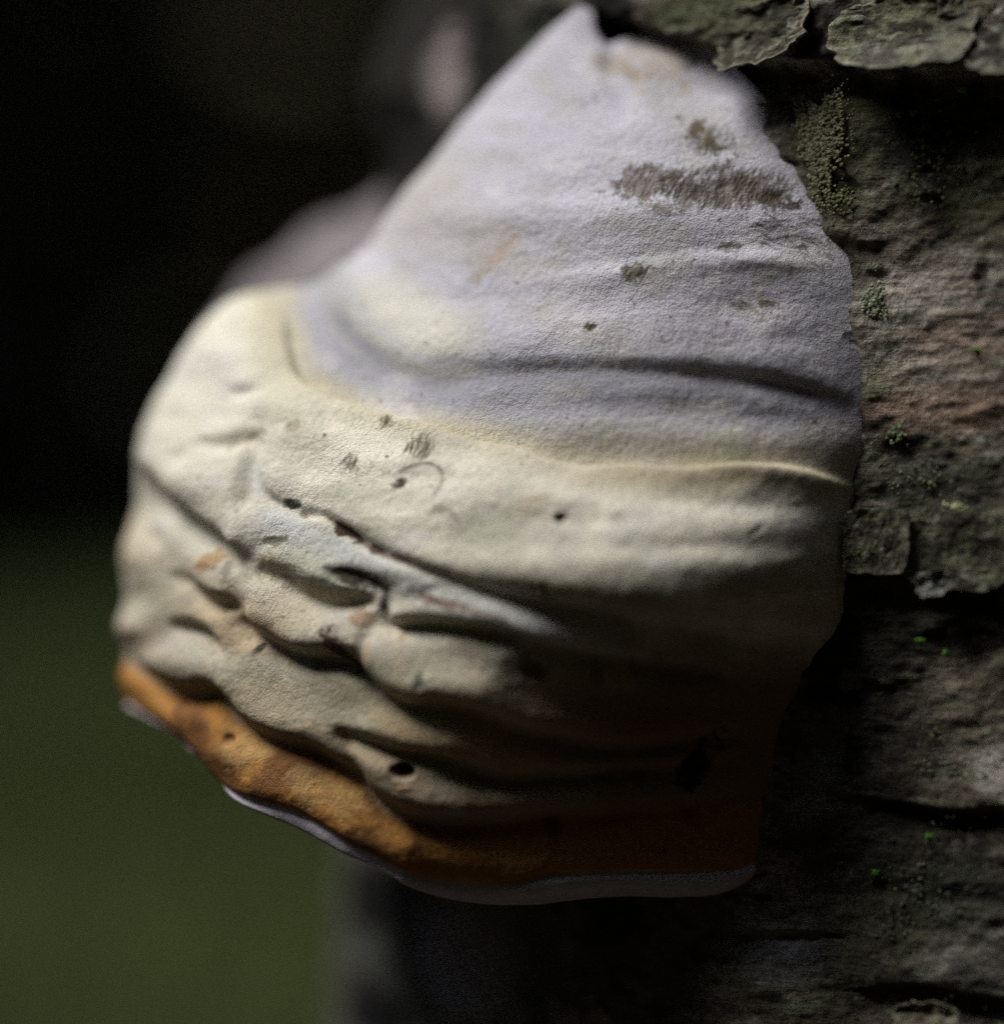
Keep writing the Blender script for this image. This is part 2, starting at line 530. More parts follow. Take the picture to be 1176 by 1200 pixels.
for a in [(1110, 350, 95, 60, PALE, .75), (1110, 420, 90, 50, PALE, .6), (1100, 480, 70, 26, PINK, .7), (1130, 400, 50, 30, PINK, .5),
          (1090, 570, 100, 40, (0.05, 0.052, 0.036), .85), (1060, 505, 40, 20, DARK, .5), (1110, 240, 16, 40, DARK, .85), (1150, 320, 6, 22, DARK, .8),
          (1020, 270, 55, 50, (0.10, .085, .06), .6), (1060, 160, 120, 40, DARK, .7), (1150, 220, 40, 60, OLIVE, .5), (980, 160, 45, 70, OLIVE, .4),
          (1060, 720, 70, 50, (0.06, .06, .04), .7), (1120, 720, 45, 50, DARK, .7), (1000, 800, 90, 90, DARK, .6), (1120, 830, 60, 60, (0.27, .23, .17), .7),  # dark patch beside the fungus paints in its cast shadow
          (1165, 900, 20, 30, PALE, .8), (1080, 960, 60, 14, DARK, .8), (960, 1010, 50, 60, (0.20, .16, .12), .6), (910, 1110, 40, 36, (0.26, .26, .28), .8),
          (1000, 1100, 50, 90, DARK, .6), (1130, 1120, 50, 60, (0.20, .20, .17), .6), (1090, 1180, 34, 14, (0.34, .27, .20), .85),
          (460, 1100, 90, 110, (0.10, .10, .09), .9), (540, 1120, 60, 70, (0.30, .29, .31), .9), (640, 1130, 50, 80, (0.15, .16, .11), .6), (425, 1045, 36, 48, (0.006, .005, .006), 1), (430, 1185, 42, 40, (0.006, .005, .006), 1),
          (1060, 1000, 110, 50, DARK, .6), (1120, 1050, 70, 40, (0.06, .065, .045), .8), (1050, 880, 60, 80, DARK, .65), (1010, 960, 60, 60, DARK, .6), (1000, 700, 60, 60, DARK, .6),  # dark blotches, those near the fungus deepening its shadow in the colour
          (385, 985, 14, 20, (0.35, .35, .33), .8), (515, 1066, 16, 8, DARK, .9), (760, 1110, 90, 70, DARK, .5),
          (525, 85, 30, 60, (0.42, .37, .36), .9), (720, 20, 30, 40, (0.008, .007, .006), 1), (462, 70, 46, 130, (0.010, .009, .008), 1), (600, 60, 60, 70, (0.03, .032, .022), .9), (640, 30, 30, 40, (0.05, .06, .04), .8), (820, 15, 50, 26, (0.09, .11, .05), .8)]:
    tpaint(*a, seed=int(a[0]))
# dark flank of the trunk, with the pale bark patches that show there
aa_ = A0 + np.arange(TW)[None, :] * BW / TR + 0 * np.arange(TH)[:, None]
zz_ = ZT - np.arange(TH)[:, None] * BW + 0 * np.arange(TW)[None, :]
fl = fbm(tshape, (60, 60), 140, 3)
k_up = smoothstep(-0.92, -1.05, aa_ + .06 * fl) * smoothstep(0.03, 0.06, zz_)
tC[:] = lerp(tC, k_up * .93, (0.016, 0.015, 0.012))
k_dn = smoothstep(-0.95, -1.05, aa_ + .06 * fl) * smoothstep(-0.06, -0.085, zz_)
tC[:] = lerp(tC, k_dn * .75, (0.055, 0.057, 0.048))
for a in [(527, 85, 20, 55, (0.40, .35, .34), .95), (520, 100, 14, 30, (0.45, .38, .37), .6), (425, 1045, 34, 44, (0.006, .005, .006), 1), (432, 1185, 38, 36, (0.006, .005, .006), 1),
          (535, 1115, 46, 60, (0.30, .29, .32), .9), (388, 985, 12, 18, (0.30, .30, .28), .8)]:
    tpaint(*a, seed=int(a[0]) + 1)
# horizontal papery streaks on the pale stretch
sx, sy = p2r(1110, 400)
d, sl = blob(tshape, sx, sy, 75, 85)
st = smoothstep(0.05, 0.5, streak[sl]) * (1 - smoothstep(.6, 1.3, d)) * .6
tC[sl] = lerp(tC[sl], st, (0.13, 0.085, 0.05))

def build_trunk():
    dense = np.arange(-0.78, 0.05, 0.00042 / TR)
    ang = np.concatenate([np.linspace(-1.75, -0.78, 190)[:-1], dense, np.linspace(0.05, 0.45, 40), np.linspace(0.45, 2*math.pi - 1.75, 60)[1:]])
    zz = np.concatenate([np.linspace(GROUND_Z - 0.1, -0.2, 60)[:-1], np.linspace(-.2, -.15, 40)[:-1], np.arange(-0.15, 0.15, 0.00046), np.linspace(.15, .2, 40)[:-1], np.linspace(0.2, 4.2, 120)])[::-1]
    Ag, Zg = np.meshgrid(ang, zz)
    rx, ry = t2r(Ag, Zg)
    inside = smoothstep(0.195, 0.175, np.abs(Zg)) * smoothstep(-1.75, -1.6, Ag) * smoothstep(0.45, 0.38, Ag)
    h = bilinear(tH, rx, ry) * inside
    coarse = 0.004 * np.sin(7 * Zg + 2 * np.sin(Ag * 2)) * np.sin(3 * Ag + Zg * 9) * (1 - inside) + 0.0015 * np.sin(Zg * 40 + 3 * np.sin(5 * Ag)) * (1 - inside)
    lump = 0.010 * np.exp(-((Ag + 1.42) / .16)**2 - ((Zg - 0.125) / .022)**2)
    rad = TR + h * 0.001 + coarse + lump + 0.05 * smoothstep(-0.5, GROUND_Z, Zg) - 0.05 * smoothstep(0.2, 4.2, Zg)
    X = trunk_axis_x(Zg) + rad * np.sin(Ag)
    Y = TYC - rad * np.cos(Ag)
    P = np.stack([X, Y, Zg], -1)
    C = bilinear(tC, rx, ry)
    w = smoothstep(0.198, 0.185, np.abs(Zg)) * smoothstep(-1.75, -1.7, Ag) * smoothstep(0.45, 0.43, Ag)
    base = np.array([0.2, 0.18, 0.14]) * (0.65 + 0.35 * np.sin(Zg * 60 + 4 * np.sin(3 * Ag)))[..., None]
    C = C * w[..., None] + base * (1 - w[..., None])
    return mesh_object('trunk', P.reshape(-1, 3), grid_faces(*Ag.shape), MAT_BARK, tree, C.reshape(-1, 3))

tree = empty('birch_tree', (TXC + LEAN * -0.6, TYC, GROUND_Z))
tag(tree, 'mossy old birch trunk with cracked grey bark carrying the fungus', 'tree')
bpy.context.view_layer.update()
build_trunk()

def trunk_point(a, z, off):
    rad = TR + off
    return np.stack([trunk_axis_x(z) + rad * np.sin(a), TYC - rad * np.cos(a), z], -1)

def bark_flake(cx, cy, w, h, base, curl, col, seed, tilt=0.0, name='bark_flake', power=3.0, edge_col=(0.34, 0.31, 0.24), calm=1.0):
    """a lifted plate of bark: centre and size in photo pixels, base offset and curl of the lower edge in metres"""
    r = np.random.default_rng(seed)
    a0, z0 = px_to_trunk(cx, cy)
    nu, nv_ = 80, 54
    u, v = np.meshgrid(np.linspace(-1, 1, nu), np.linspace(-1, 1, nv_))
    # rounded square to ragged outline
    ang = np.arctan2(v, u)
    k = (np.abs(np.cos(ang))**power + np.abs(np.sin(ang))**power)**(-1 / power)
    rr = np.maximum(np.abs(u), np.abs(v))
    ph = r.uniform(0, 6.28, 8)
    rag = 1 + sum(r.uniform(.01, .05) * np.sin((1.6 * q + 1) // 1 * ang + ph[q]) * (1 if q < 2 else .6) for q in range(8)) + .05 * vnoise(u.shape, (4, 4), seed + 3) * rr
    rag = 1 + (rag - 1) * calm
    uu, vv = rr * k * np.cos(ang) * rag, rr * k * np.sin(ang) * rag
    ct, sn = math.cos(math.radians(tilt)), math.sin(math.radians(tilt))
    U, W = uu * w / 2 * S, -vv * h / 2 * S
    a = a0 + (U * ct - W * sn) / TR
    z = z0 + U * sn + W * ct
    nzs = vnoise(u.shape, (11, 15), seed) * 0.0009 + vnoise(u.shape, (4.5, 5.5), seed + 1) * 0.0004 + vnoise(u.shape, (2, 2.4), seed + 2) * 0.00025
    low = np.clip((vv + 1) / 2, 0, 1.2)
    off = base + curl * low**2 + nzs * calm + 0.0012 * rr**4 * calm
    top = trunk_point(a, z, off)
    bot = trunk_point(a, z, off - 0.0016 - 0.0006 * (1 - rr))
    Vv = np.concatenate([top.reshape(-1, 3), bot.reshape(-1, 3)])
    gf = grid_faces(nv_, nu)
    n = nu * nv_
    idx = np.arange(n).reshape(nv_, nu)
    ring = np.concatenate([idx[0, :], idx[1:, -1], idx[-1, -2::-1], idx[-2:0:-1, 0]])
    r2 = np.roll(ring, -1)
    side = np.stack([ring, r2, r2 + n, ring + n], 1)
    C = np.empty((nv_, nu, 3)); C[:] = col
    mot = vnoise(u.shape, (7, 9), seed + 7) + .6 * vnoise(u.shape, (2.2, 2.6), seed + 8)
    C = lerp(C, smoothstep(0, .7, mot) * .7, np.array(col) * .35)
    C = lerp(C, smoothstep(0.1, .8, -mot) * .6, (0.17, 0.20, 0.10))
    C = lerp(C, smoothstep(.25, .7, vnoise(u.shape, (3, 4), seed + 9)) * .6, (0.03, .027, .02))
    C = lerp(C, smoothstep(.3, .8, vnoise(u.shape, (3.5, 5), seed + 10)) * .5, (0.36, .35, .27))
    C = lerp(C, smoothstep(.86, 1.0, rr) * .6, edge_col)
    C2 = np.concatenate([C.reshape(-1, 3), C.reshape(-1, 3) * 0.6])
    o = mesh_object(name, Vv, np.concatenate([gf, gf[:, ::-1] + n, side]), MAT_BARK, tree, C2)
    return o
# curled bark above the crevice, plates below
bark_flake(905, 40, 120, 78, 0.002, 0.007, (0.13, 0.115, 0.08), 21, 14)
bark_flake(1062, 42, 160, 92, 0.002, 0.009, (0.20, 0.185, 0.145), 22, -2)
bark_flake(1200, 50, 120, 90, 0.002, 0.010, (0.12, 0.115, 0.09), 23, -4)
bark_flake(820, 6, 100, 60, 0.0005, 0.002, (0.07, 0.09, 0.04), 24, 8)
bark_flake(1030, 634, 76, 76, 0.0042, -0.001, (0.13, 0.12, 0.085), 25, 0, power=6, edge_col=(0.20, .19, .14), calm=.45)
bark_flake(1122, 645, 120, 90, 0.0026, -0.001, (0.13, 0.125, 0.085), 26, -8, power=5, edge_col=(0.20, .20, .13), calm=.4)
bark_flake(1098, 682, 36, 30, 0.0050, 0.003, (0.20, 0.21, 0.21), 27, 5)
bark_flake(1085, 1188, 70, 34, 0.003, 0.004, (0.30, 0.24, 0.18), 30, -4)

def lichen_patch(cx, cy, w, h, n, col, seed, size=0.0022, name='lichen'):
    """crusty clump of many small lobes"""
    r = np.random.default_rng(seed)
    Vs, Fs, Cs = [], [], []
    k, m = 7, 5
    th = np.linspace(0, 2*np.pi, k, endpoint=False)
    nv = 0
    for i in range(n):
        t = r.uniform(0, 6.28)
        q = r.random()**.6 * (1 + .35*math.sin(3*t + seed) + .22*math.sin(5*t + 2*seed)) * (1.5 if r.random() < .12 else 1)
        a, z = px_to_trunk(cx + q*math.cos(t)*w/2, cy + q*math.sin(t)*h/2)
        ce = trunk_point(np.array(a), np.array(z), 0.0006)
        ro = np.array([math.sin(a), -math.cos(a), 0.0]); tg = np.array([math.cos(a), math.sin(a), 0.0]); up = np.array([0, 0, 1.0])
        s = size * r.uniform(.5, 1.2) * max(.35, 1.1 - .5*q)
        pts = []
        for j in range(m):
            f = j / (m - 1) * 1.5
            rad = s * math.cos(f) * r.uniform(.6, 1.4, k); hh = s * 0.7 * math.sin(f) * r.uniform(.6, 1.3)
            pts.append(ce + tg * (rad*np.cos(th))[:, None] + up * (rad*np.sin(th))[:, None] + ro * hh)
        Vs.append(np.concatenate(pts)); 
        for j in range(m - 1):
            x = np.arange(k); y = (x + 1) % k
            Fs.append(nv + np.stack([x + j*k, y + j*k, y + (j+1)*k, x + (j+1)*k], 1))
        Cs.append(np.tile(np.array(col) * r.uniform(.6, 1.3), (k*m, 1)))
        nv += k * m
    o = mesh_object(name, np.concatenate(Vs), np.concatenate(Fs), MAT_LICHEN, tree, np.concatenate(Cs))
    return o
lichen_patch(962, 165, 52, 110, 1300, (0.20, 0.20, 0.12), 41, .0008)
lichen_patch(985, 235, 40, 30, 140, (0.13, 0.14, 0.07), 42, .0006)
lichen_patch(1025, 352, 26, 40, 130, (0.25, 0.28, 0.19), 43, .0007)
lichen_patch(1048, 510, 26, 34, 24, (0.20, 0.24, 0.13), 44, .0006)
lichen_patch(1118, 595, 26, 12, 30, (0.33, 0.36, 0.20), 45, .0008)
lichen_patch(1085, 560, 150, 60, 60, (0.12, 0.15, 0.08), 46, .0005)
lichen_patch(1110, 900, 110, 120, 120, (0.16, 0.18, 0.11), 47, .0005)
lichen_patch(1080, 1060, 150, 160, 140, (0.13, 0.15, 0.10), 48, .0005)
lichen_patch(1100, 190, 130, 160, 120, (0.10, 0.12, 0.05), 49, .0005)
lichen_patch(815, 14, 90, 36, 90, (0.075, 0.115, 0.035), 50, .0012, 'moss')
for i, (mx_, my_, w_) in enumerate([(1128, 105, 12), (1071, 133, 7), (1078, 750, 8), (1108, 765, 6), (1088, 942, 10), (1088, 980, 12), (1024, 1022, 9), (1143, 410, 6), (1055, 135, 5)]):
    lichen_patch(mx_, my_, w_, w_*.6, 7, (0.09, 0.22, 0.03), 60 + i, .0008, 'moss_tuft')

# ------------------------------------------------------------------ the fungus
# growth rings traced on the photograph, left outline -> trunk; (depth left, depth front, where the front is)
RINGS = [
 ([(640,38),(662,20),(680,8),(692,12),(700,36),(710,50),(735,43),(770,34),(790,34),(806,44)], .052, .040, .60),
 ([(606,74),(650,62),(700,66),(735,72),(780,66),(820,62),(852,74)], .054, .030, .60),
 ([(570,112),(640,108),(720,112),(800,108),(850,104),(890,109)], .056, .022, .62),
 ([(523,167),(600,180),(700,186),(800,178),(870,166),(926,160)], .056, .009, .64),
 ([(482,218),(560,244),(650,254),(750,252),(850,242),(960,226)], .056, .001, .66),
 ([(431,289),(480,322),(560,338),(650,332),(750,322),(850,312),(930,306),(1000,303)], .057, -.003, .68),
 ([(404,306),(425,345),(470,385),(550,396),(650,386),(750,382),(850,382),(940,386),(1018,390)], .055, -.006, .68),
 ([(387,320),(392,350),(412,385),(440,412),(475,435),(520,447),(600,437),(700,431),(800,432),(900,443),(970,462),(1026,482)], .058, -.008, .68),
 ([(365,333),(362,370),(385,415),(430,445),(490,468),(560,478),(650,485),(750,487),(850,490),(950,502),(1024,515)], .060, -.010, .68),
 ([(330,338),(325,380),(345,430),(385,464),(440,480),(490,491),(560,512),(620,527),(680,542),(760,541),(880,539),(960,550),(1012,562)], .062, -.016, .70),
 ([(270,352),(278,402),(310,454),(370,494),(450,524),(550,550),(680,578),(800,592),(920,602),(1003,606)], .064, -.024, .70),
 ([(212,415),(235,455),(290,510),(360,548),(450,580),(560,614),(680,642),(800,656),(920,662),(998,664)], .066, -.028, .68),
 ([(171,495),(190,530),(240,578),(300,604),(370,624),(460,658),(560,690),(680,716),(800,732),(920,738),(985,738)], .066, -.026, .62),
 ([(164,570),(190,604),(240,636),(300,660),(380,688),(470,720),(570,748),(680,772),(800,786),(900,790),(950,790)], .066, -.022, .58),
 ([(149,640),(180,682),(240,712),(300,735),(380,770),(460,804),(560,834),(680,848),(800,852),(890,850),(932,846)], .065, -.018, .54),
 ([(150,705),(185,745),(240,780),(310,815),(380,855),(450,892),(560,912),(680,916),(800,915),(880,908),(922,896)], .063, -.014, .50),
 ([(148,762),(190,792),(250,834),(320,882),(400,922),(480,960),(580,982),(700,986),(820,976),(880,960),(912,936)], .061, -.012, .48),
 ([(143,798),(180,830),(230,870),(290,918),(370,958),(450,1000),(560,1024),(700,1022),(820,1012),(880,994),(908,966)], .060, -.012, .47),
 ([(148,828),(184,852),(226,885),(272,934),(340,964),(412,1002),(500,1040),(595,1053),(720,1044),(800,1044),(850,1038),(884,1020),(900,996)], .060, -.008, .46),
]
M = 90
NF, NB, NR = 740, 60, 880
ring_px = np.stack([resample_polyline(r[0], M) for r in RINGS])         # K,M,2
tk = np.concatenate([[0], np.cumsum(np.linalg.norm(np.diff(ring_px, axis=0), axis=2).mean(1))])
fq = np.linspace(0, 1, M)
ring_y = []
for k, (pts, yl, yf, fm) in enumerate(RINGS):
    e = ring_px[k, -1]
    y = 0.0
    for _ in range(8):
        X, _, Z = unproject(e[0], e[1], y)
        y = float(trunk_depth(X, Z))
    yr = y + 0.003
    ring_y.append((yl, yf, fm, yr))
ring_y = np.array(ring_y)

tq = np.linspace(0, tk[-1], NR)
PX = hermite_resample(tk, ring_px, tq)                                   # NR,M,2
YP = hermite_resample(tk, ring_y, tq)
c = np.linspace(0, 1, NF)
f = c * c / (c + 0.12) * 1.12
# resample columns
ci = f * (M - 1)
i0 = np.clip(ci.astype(int), 0, M - 2); fr = (ci - i0)[None, :, None]
# cubic along the ring
Pm = hermite_resample(np.arange(M, dtype=float), PX.transpose(1, 0, 2), ci).transpose(1, 0, 2)
pxg, pyg = Pm[..., 0], Pm[..., 1]
yl, yf, fm, yr = [YP[:, i:i + 1] for i in range(4)]
F_ = f[None, :]
a = np.clip(F_ / fm, 0, 1)
front = yl - (yl - yf) * np.maximum(1 - (1 - a)**1.65, 0)**(1 / 1.65)
b = np.clip((F_ - fm) / (1 - fm), 0, 1)
pw = np.interp(tq, [tk[0], tk[11], tk[13], tk[18]], [2.6, 3.0, 1.2, 1.05])[:, None]
back = yf + (yr - yf) * b**pw
yg = np.where(F_ < fm, front, back)
X, Y, Z = unproject(pxg, pyg, yg)
base = np.stack([X, Y, Z], -1)                                           # NR,NF,3
# far side, hidden from the camera: round the back into the trunk
phi = np.linspace(math.pi / 2, 0, NB + 1)[:-1]
Lp = base[:, :1]
xe = np.maximum(Lp[..., 0] + 0.035, trunk_axis_x(Lp[..., 2]) - TR * 0.9)
ye = np.full_like(xe, 0.112)
bx = xe - (xe - Lp[..., 0]) * np.cos(phi)[None]
by = Lp[..., 1] + (ye - Lp[..., 1]) * np.sin(phi)[None]
bz = Lp[..., 2] + 0.004 * np.sin(phi)[None]**2
G = np.concatenate([np.stack([bx, by, bz], -1), base], 1)
# tuck the trunk edge in
tuck = np.linspace(0, 1, 7)[1:]
end = base[:, -1:]
tk_pts = end + np.stack([0.004 * tuck, 0.018 * tuck, 0 * tuck], -1)[None]
G = np.concatenate([G, tk_pts], 1)
gpx = np.concatenate([np.repeat(pxg[:, :1], NB, 1) + 0 * bx, pxg, np.repeat(pxg[:, -1:], 6, 1)], 1)
gpy = np.concatenate([np.repeat(pyg[:, :1], NB, 1), pyg, np.repeat(pyg[:, -1:], 6, 1)], 1)
NC = G.shape[1]
# smooth the base slightly so that the traced rings do not show as facets
def blur_axis(A, n, axis):
    for _ in range(n):
        A = A.copy()
        s = [slice(None)] * A.ndim; lo = s.copy(); hi = s.copy(); mid = s.copy()
        lo[axis] = slice(0, -2); hi[axis] = slice(2, None); mid[axis] = slice(1, -1)
        A[tuple(mid)] = 0.25 * A[tuple(lo)] + 0.5 * A[tuple(mid)] + 0.25 * A[tuple(hi)]
    return A
G = blur_axis(G, 40, 0)

# ---- relief (mm) sculpted as folds, in the photograph's pixel grid
shape = (1200, 1176)
H = np.zeros(shape)
# broad growth zones of the upper crust
add_step(H, [(560,330,0),(640,322,.5),(700,318,1),(760,306,1),(850,298,1),(920,300,1),(985,312,.6)], -0.2, -0.8, 20, 20, 12)
add_groove(H, [(520,330,0),(620,345,.6),(740,350,.8),(860,342,.8),(960,340,.3)], 0.5, 18)
add_groove(H, [(560,420,0),(680,408,.8),(800,408,.8),(920,416,.6)], .4, 12)
add_groove(H, [(600,200,0),(680,215,.8),(780,205,.8),(880,200,.3)], .5, 22)
add_groove(H, [(700,60,.6),(712,75,1),(730,110,.7),(740,150,0)], 2.0, 16)
# dark groove round the foot of the crust
add_groove(H, [(380,338,.6),(392,358,1),(412,388,1),(440,412,1),(475,436,1.1),(520,447,1),(560,442,.8),(600,437,.9),(700,434,.7),(800,440,.9),(880,450,1),(950,465,1),(1010,488,.8)], 1.1, 12)
add_lip(H, [(480,428,0),(560,436,.4),(660,432,.6),(760,434,.6),(860,440,.8),(930,452,1),(985,470,1),(1020,490,.8)], .5, .7, 22, 16)
# cream layer: crest just under a crease
crest = [(338,392,.5),(350,432,.8),(385,463,1),(440,479,1),(490,490,1),(560,511,1),(600,519,1),(650,536,1.1),(690,543,1.2),(740,540,1.2),(800,543,1.2),(860,538,1.2),(900,540,1),(950,549,.7),(1000,566,.5)]
d, a_, sl = stroke_field(shape, crest, 90)
H[sl] += a_ * (-2.6 * np.exp(-(np.minimum(d, 0) / 26)**2) * (1 - smoothstep(-2, 6, d)) + 1.5 * np.exp(-((d - 10) / 13)**2) * smoothstep(-2, 6, d))
add_groove(H, [(620,556,0),(700,574,.7),(800,584,1),(900,592,1),(980,596,.6)], .8, 15)
add_groove(H, [(640,640,0),(760,648,.6),(900,640,.8),(970,640,.3)], .25, 12)
# crack under the cream layer, turning to a deep overhang on the right
add_groove(H, [(296,548,.4),(312,580,.9),(345,600,1),(385,607,1),(412,626,1.2),(440,644,1.1),(480,660,1),(532,680,1),(590,700,.6),(640,712,0)], 1.3, 6)
add_lip(H, [(300,570,.2),(345,602,.5),(412,628,.6),(480,662,.7),(560,694,.8),(640,714,.6),(700,728,.2)], 1.4, 1.0, 26, 12)
add_lip(H, [(540,684,0),(590,701,.5),(650,715,.9),(726,733,1.1),(800,748,1.1),(880,757,1),(970,758,.6)], 3.4, 4.6, 44, 12)
# thin band: bright ridge, shaded underside
add_lip(H, [(304,664,.5),(322,676,.7),(338,681,.8),(353,694,1),(382,708,1.1),(400,710,1.1),(420,707,1),(440,705,.6),(452,702,.1)], 2.0, 2.8, 34, 9)
add_groove(H, [(392,668,.3),(419,673,1),(440,684,1.1),(452,694,.8),(450,706,.3)], 1.1, 7)
add_lip(H, [(448,700,.2),(449,718,.6),(453,731,.9),(466,734,1),(500,734,1),(545,739,1),(597,749,1),(658,766,1.1),(720,777,1.1),(790,788,.9),(860,792,.5)], 2.0, 3.2, 20, 9)
# beads
add_lip(H, [(276,712,.4),(283,731,.9),(297,746,1),(311,754,1),(331,765,1),(351,773,1.1),(375,775,1.1),(396,775,1.1),(409,780,1),(424,793,1),(443,811,1),(460,824,1),(480,831,1),(520,832,1),(560,842,1),(593,857,1),(640,868,1),(720,880,.9),(800,872,.7),(880,862,.4)], 3.6, 4.2, 28, 10)
add_step(H, [(456,736,.3),(452,722,1),(449,704,1),(449,690,.3)], .7, .8, 14, 10, 4)
add_groove(H, [(440,708,.5),(438,735,.8),(430,760,1),(421,787,.9)], 1.5, 9)
add_lip(H, [(392,855,.2),(412,862,.6),(440,873,1),(470,884,1),(505,890,1),(551,905,1),(588,915,1),(640,913,.8),(720,905,.7),(800,900,.5),(870,890,.3)], 1.8, 3.2, 20, 9)
add_groove(H, [(396,846,.4),(408,866,1),(414,886,1),(432,918,.6)], 1.6, 8)
# boundary to the orange margin
G_LINE = [(143,762,.3),(160,782,.7),(181,797,1),(208,811,1.1),(232,815,1.1),(252,812,.9),(264,824,.8),(280,844,1),(300,859,1),(331,872,1),(365,881,1),(392,897,1),(412,909,1),(436,931,1.1),(457,948,1.1),(480,960,1.1),(520,967,1),(584,965,.8),(660,958,.7),(760,952,.6),(850,940,.5),(918,925,.3)]
add_lip(H, G_LINE, 2.8, 3.2, 26, 11)
# left-hand lobes
add_lip(H, [(158,530,.5),(180,562,.8),(195,586,1),(222,610,1.1),(250,628,1.1),(275,649,1.2),(288,664,1),(296,668,.4)], 2.2, 2.6, 28, 12)
add_groove(H, [(307,505,.6),(298,530,.9),(292,560,1.2),(288,590,1.2),(282,608,.5)], 1.8, 9)
add_lip(H, [(225,520,.2),(250,524,.6),(275,520,.9),(295,512,1),(309,503,.5)], 1.0, 1.8, 18, 8)
add_lip(H, [(258,462,.3),(285,459,1),(312,452,.4)], .9, 1.6, 16, 8)
add_groove(H, [(340,350,.3),(332,385,1),(345,430,1),(380,458,.6)], 1.0, 14)
add_groove(H, [(210,530,.4),(218,540,1),(226,548,.4)], 1.5, 12)
add_lip(H, [(216,668,.1),(233,692,.9),(246,704,1.1),(262,709,1.1),(277,708,.8),(286,698,.2)], 2.0, 2.6, 22, 9)
add_groove(H, [(182,614,.6),(186,632,1),(192,650,.5)], 1.6, 11)
add_groove(H, [(205,668,.5),(212,680,1),(220,690,.4)], 1.6, 11)
add_lip(H, [(192,738,.3),(212,734,1),(235,739,1.3),(252,754,1),(266,776,.5)], 1.2, 2.4, 16, 10)
add_groove(H, [(276,700,.5),(280,720,.7),(276,760,.5),(270,790,.3)], .9, 12)
add_groove(H, [(178,715,.5),(188,745,1),(200,770,.6)], .9, 10)
# swollen lobes on the left flank
for (x, y, rx_, ry_, ang_, s_) in [(232, 552, 52, 44, 30, 2.0), (285, 545, 12, 40, 5, .8), (196, 625, 24, 34, 20, 1.2), (244, 662, 36, 34, 20, 2.4), (166, 655, 24, 36, 0, 3.2), (164, 735, 24, 24, 0, 3.4),
                             (222, 768, 44, 26, 10, 2.2), (268, 800, 18, 34, -25, 1.6), (312, 694, 32, 30, 20, 1.6), (286, 628, 13, 26, 0, 1.6), (320, 655, 18, 16, 20, .9), (372, 668, 34, 18, 25, 1.4),
                             (352, 730, 50, 26, 20, 1.2), (470, 775, 44, 34, 10, 1.4), (455, 905, 36, 30, 20, 1.4), (255, 420, 40, 40, 0, 1.2), (230, 485, 30, 26, 0, 1.2), (176, 545, 18, 26, 0, 2.6), (300, 830, 30, 24, 20, .8), (360, 830, 50, 30, 15, .9)]:
    d, sl = blob(shape, x, y, rx_ * 1.25, ry_ * 1.25, ang_)
    H[sl] += s_ * np.exp(-d**2 * 2.0) * smoothstep(1.8, 1.3, d)
# low relief of the orange band: bulges
for (x, y, rx_, ry_, s_) in [(160, 795, 22, 30, 1.2), (228, 838, 30, 26, 1.2), (262, 868, 26, 30, 1.0), (330, 905, 40, 30, .8), (425, 950, 40, 40, 1.0)]:
    d, sl = blob(shape, x, y, rx_, ry_)
    H[sl] += s_ * np.exp(-d**2 * 1.6)
for (x, y, rx_, ry_, ang_, s_) in [(270, 867, 8, 12, 0, -1.4), (200, 820, 9, 18, 20, -1.0), (244, 845, 7, 22, 0, -.7), (385, 935, 12, 40, -30, -.6)]:
    d, sl = blob(shape, x, y, rx_, ry_, ang_)
    H[sl] += s_ * np.exp(-d**2 * 1.6)
# soften the sculpted folds a little
H = blur_axis(blur_axis(H, 12, 0), 12, 1)
# overall unevenness, finer pitting
H += 0.55 * fbm(shape, (60, 90), 5, 3) + 0.16 * fbm(shape, (14, 20), 6, 3) + 0.05 * fbm(shape, (5, 6), 8, 2)
H += 0.35 * vnoise(shape, (16, 150), 9)

# ---- pigment
lilac, grey, cream, tan, orange, rim = [np.array(v) for v in
    [(0.495, 0.478, 0.540), (0.385, 0.375, 0.415), (0.70, 0.665, 0.54), (0.47, 0.38, 0.25), (0.37, 0.17, 0.033), (0.55, 0.51, 0.57)]]
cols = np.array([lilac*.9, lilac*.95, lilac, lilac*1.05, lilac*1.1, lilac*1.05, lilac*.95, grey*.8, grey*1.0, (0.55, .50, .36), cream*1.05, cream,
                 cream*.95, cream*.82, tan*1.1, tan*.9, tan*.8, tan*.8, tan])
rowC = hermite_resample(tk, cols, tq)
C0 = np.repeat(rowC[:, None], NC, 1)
Cr = np.zeros((*shape, 3)); Ca = np.zeros(shape)          # painted layer: colour + coverage
def cover(sl, k, col):
    k = np.clip(k, 0, 1)
    na = Ca[sl] + k * (1 - Ca[sl])
    Cr[sl] = Cr[sl] * (1 - k[..., None]) + np.asarray(col) * k[..., None]
    Ca[sl] = na
# (Cr is premultiplied by coverage)
fullsl = (slice(0, 1200), slice(0, 1176))
yy, xx = np.mgrid[0:1200, 0:1176].astype(float)
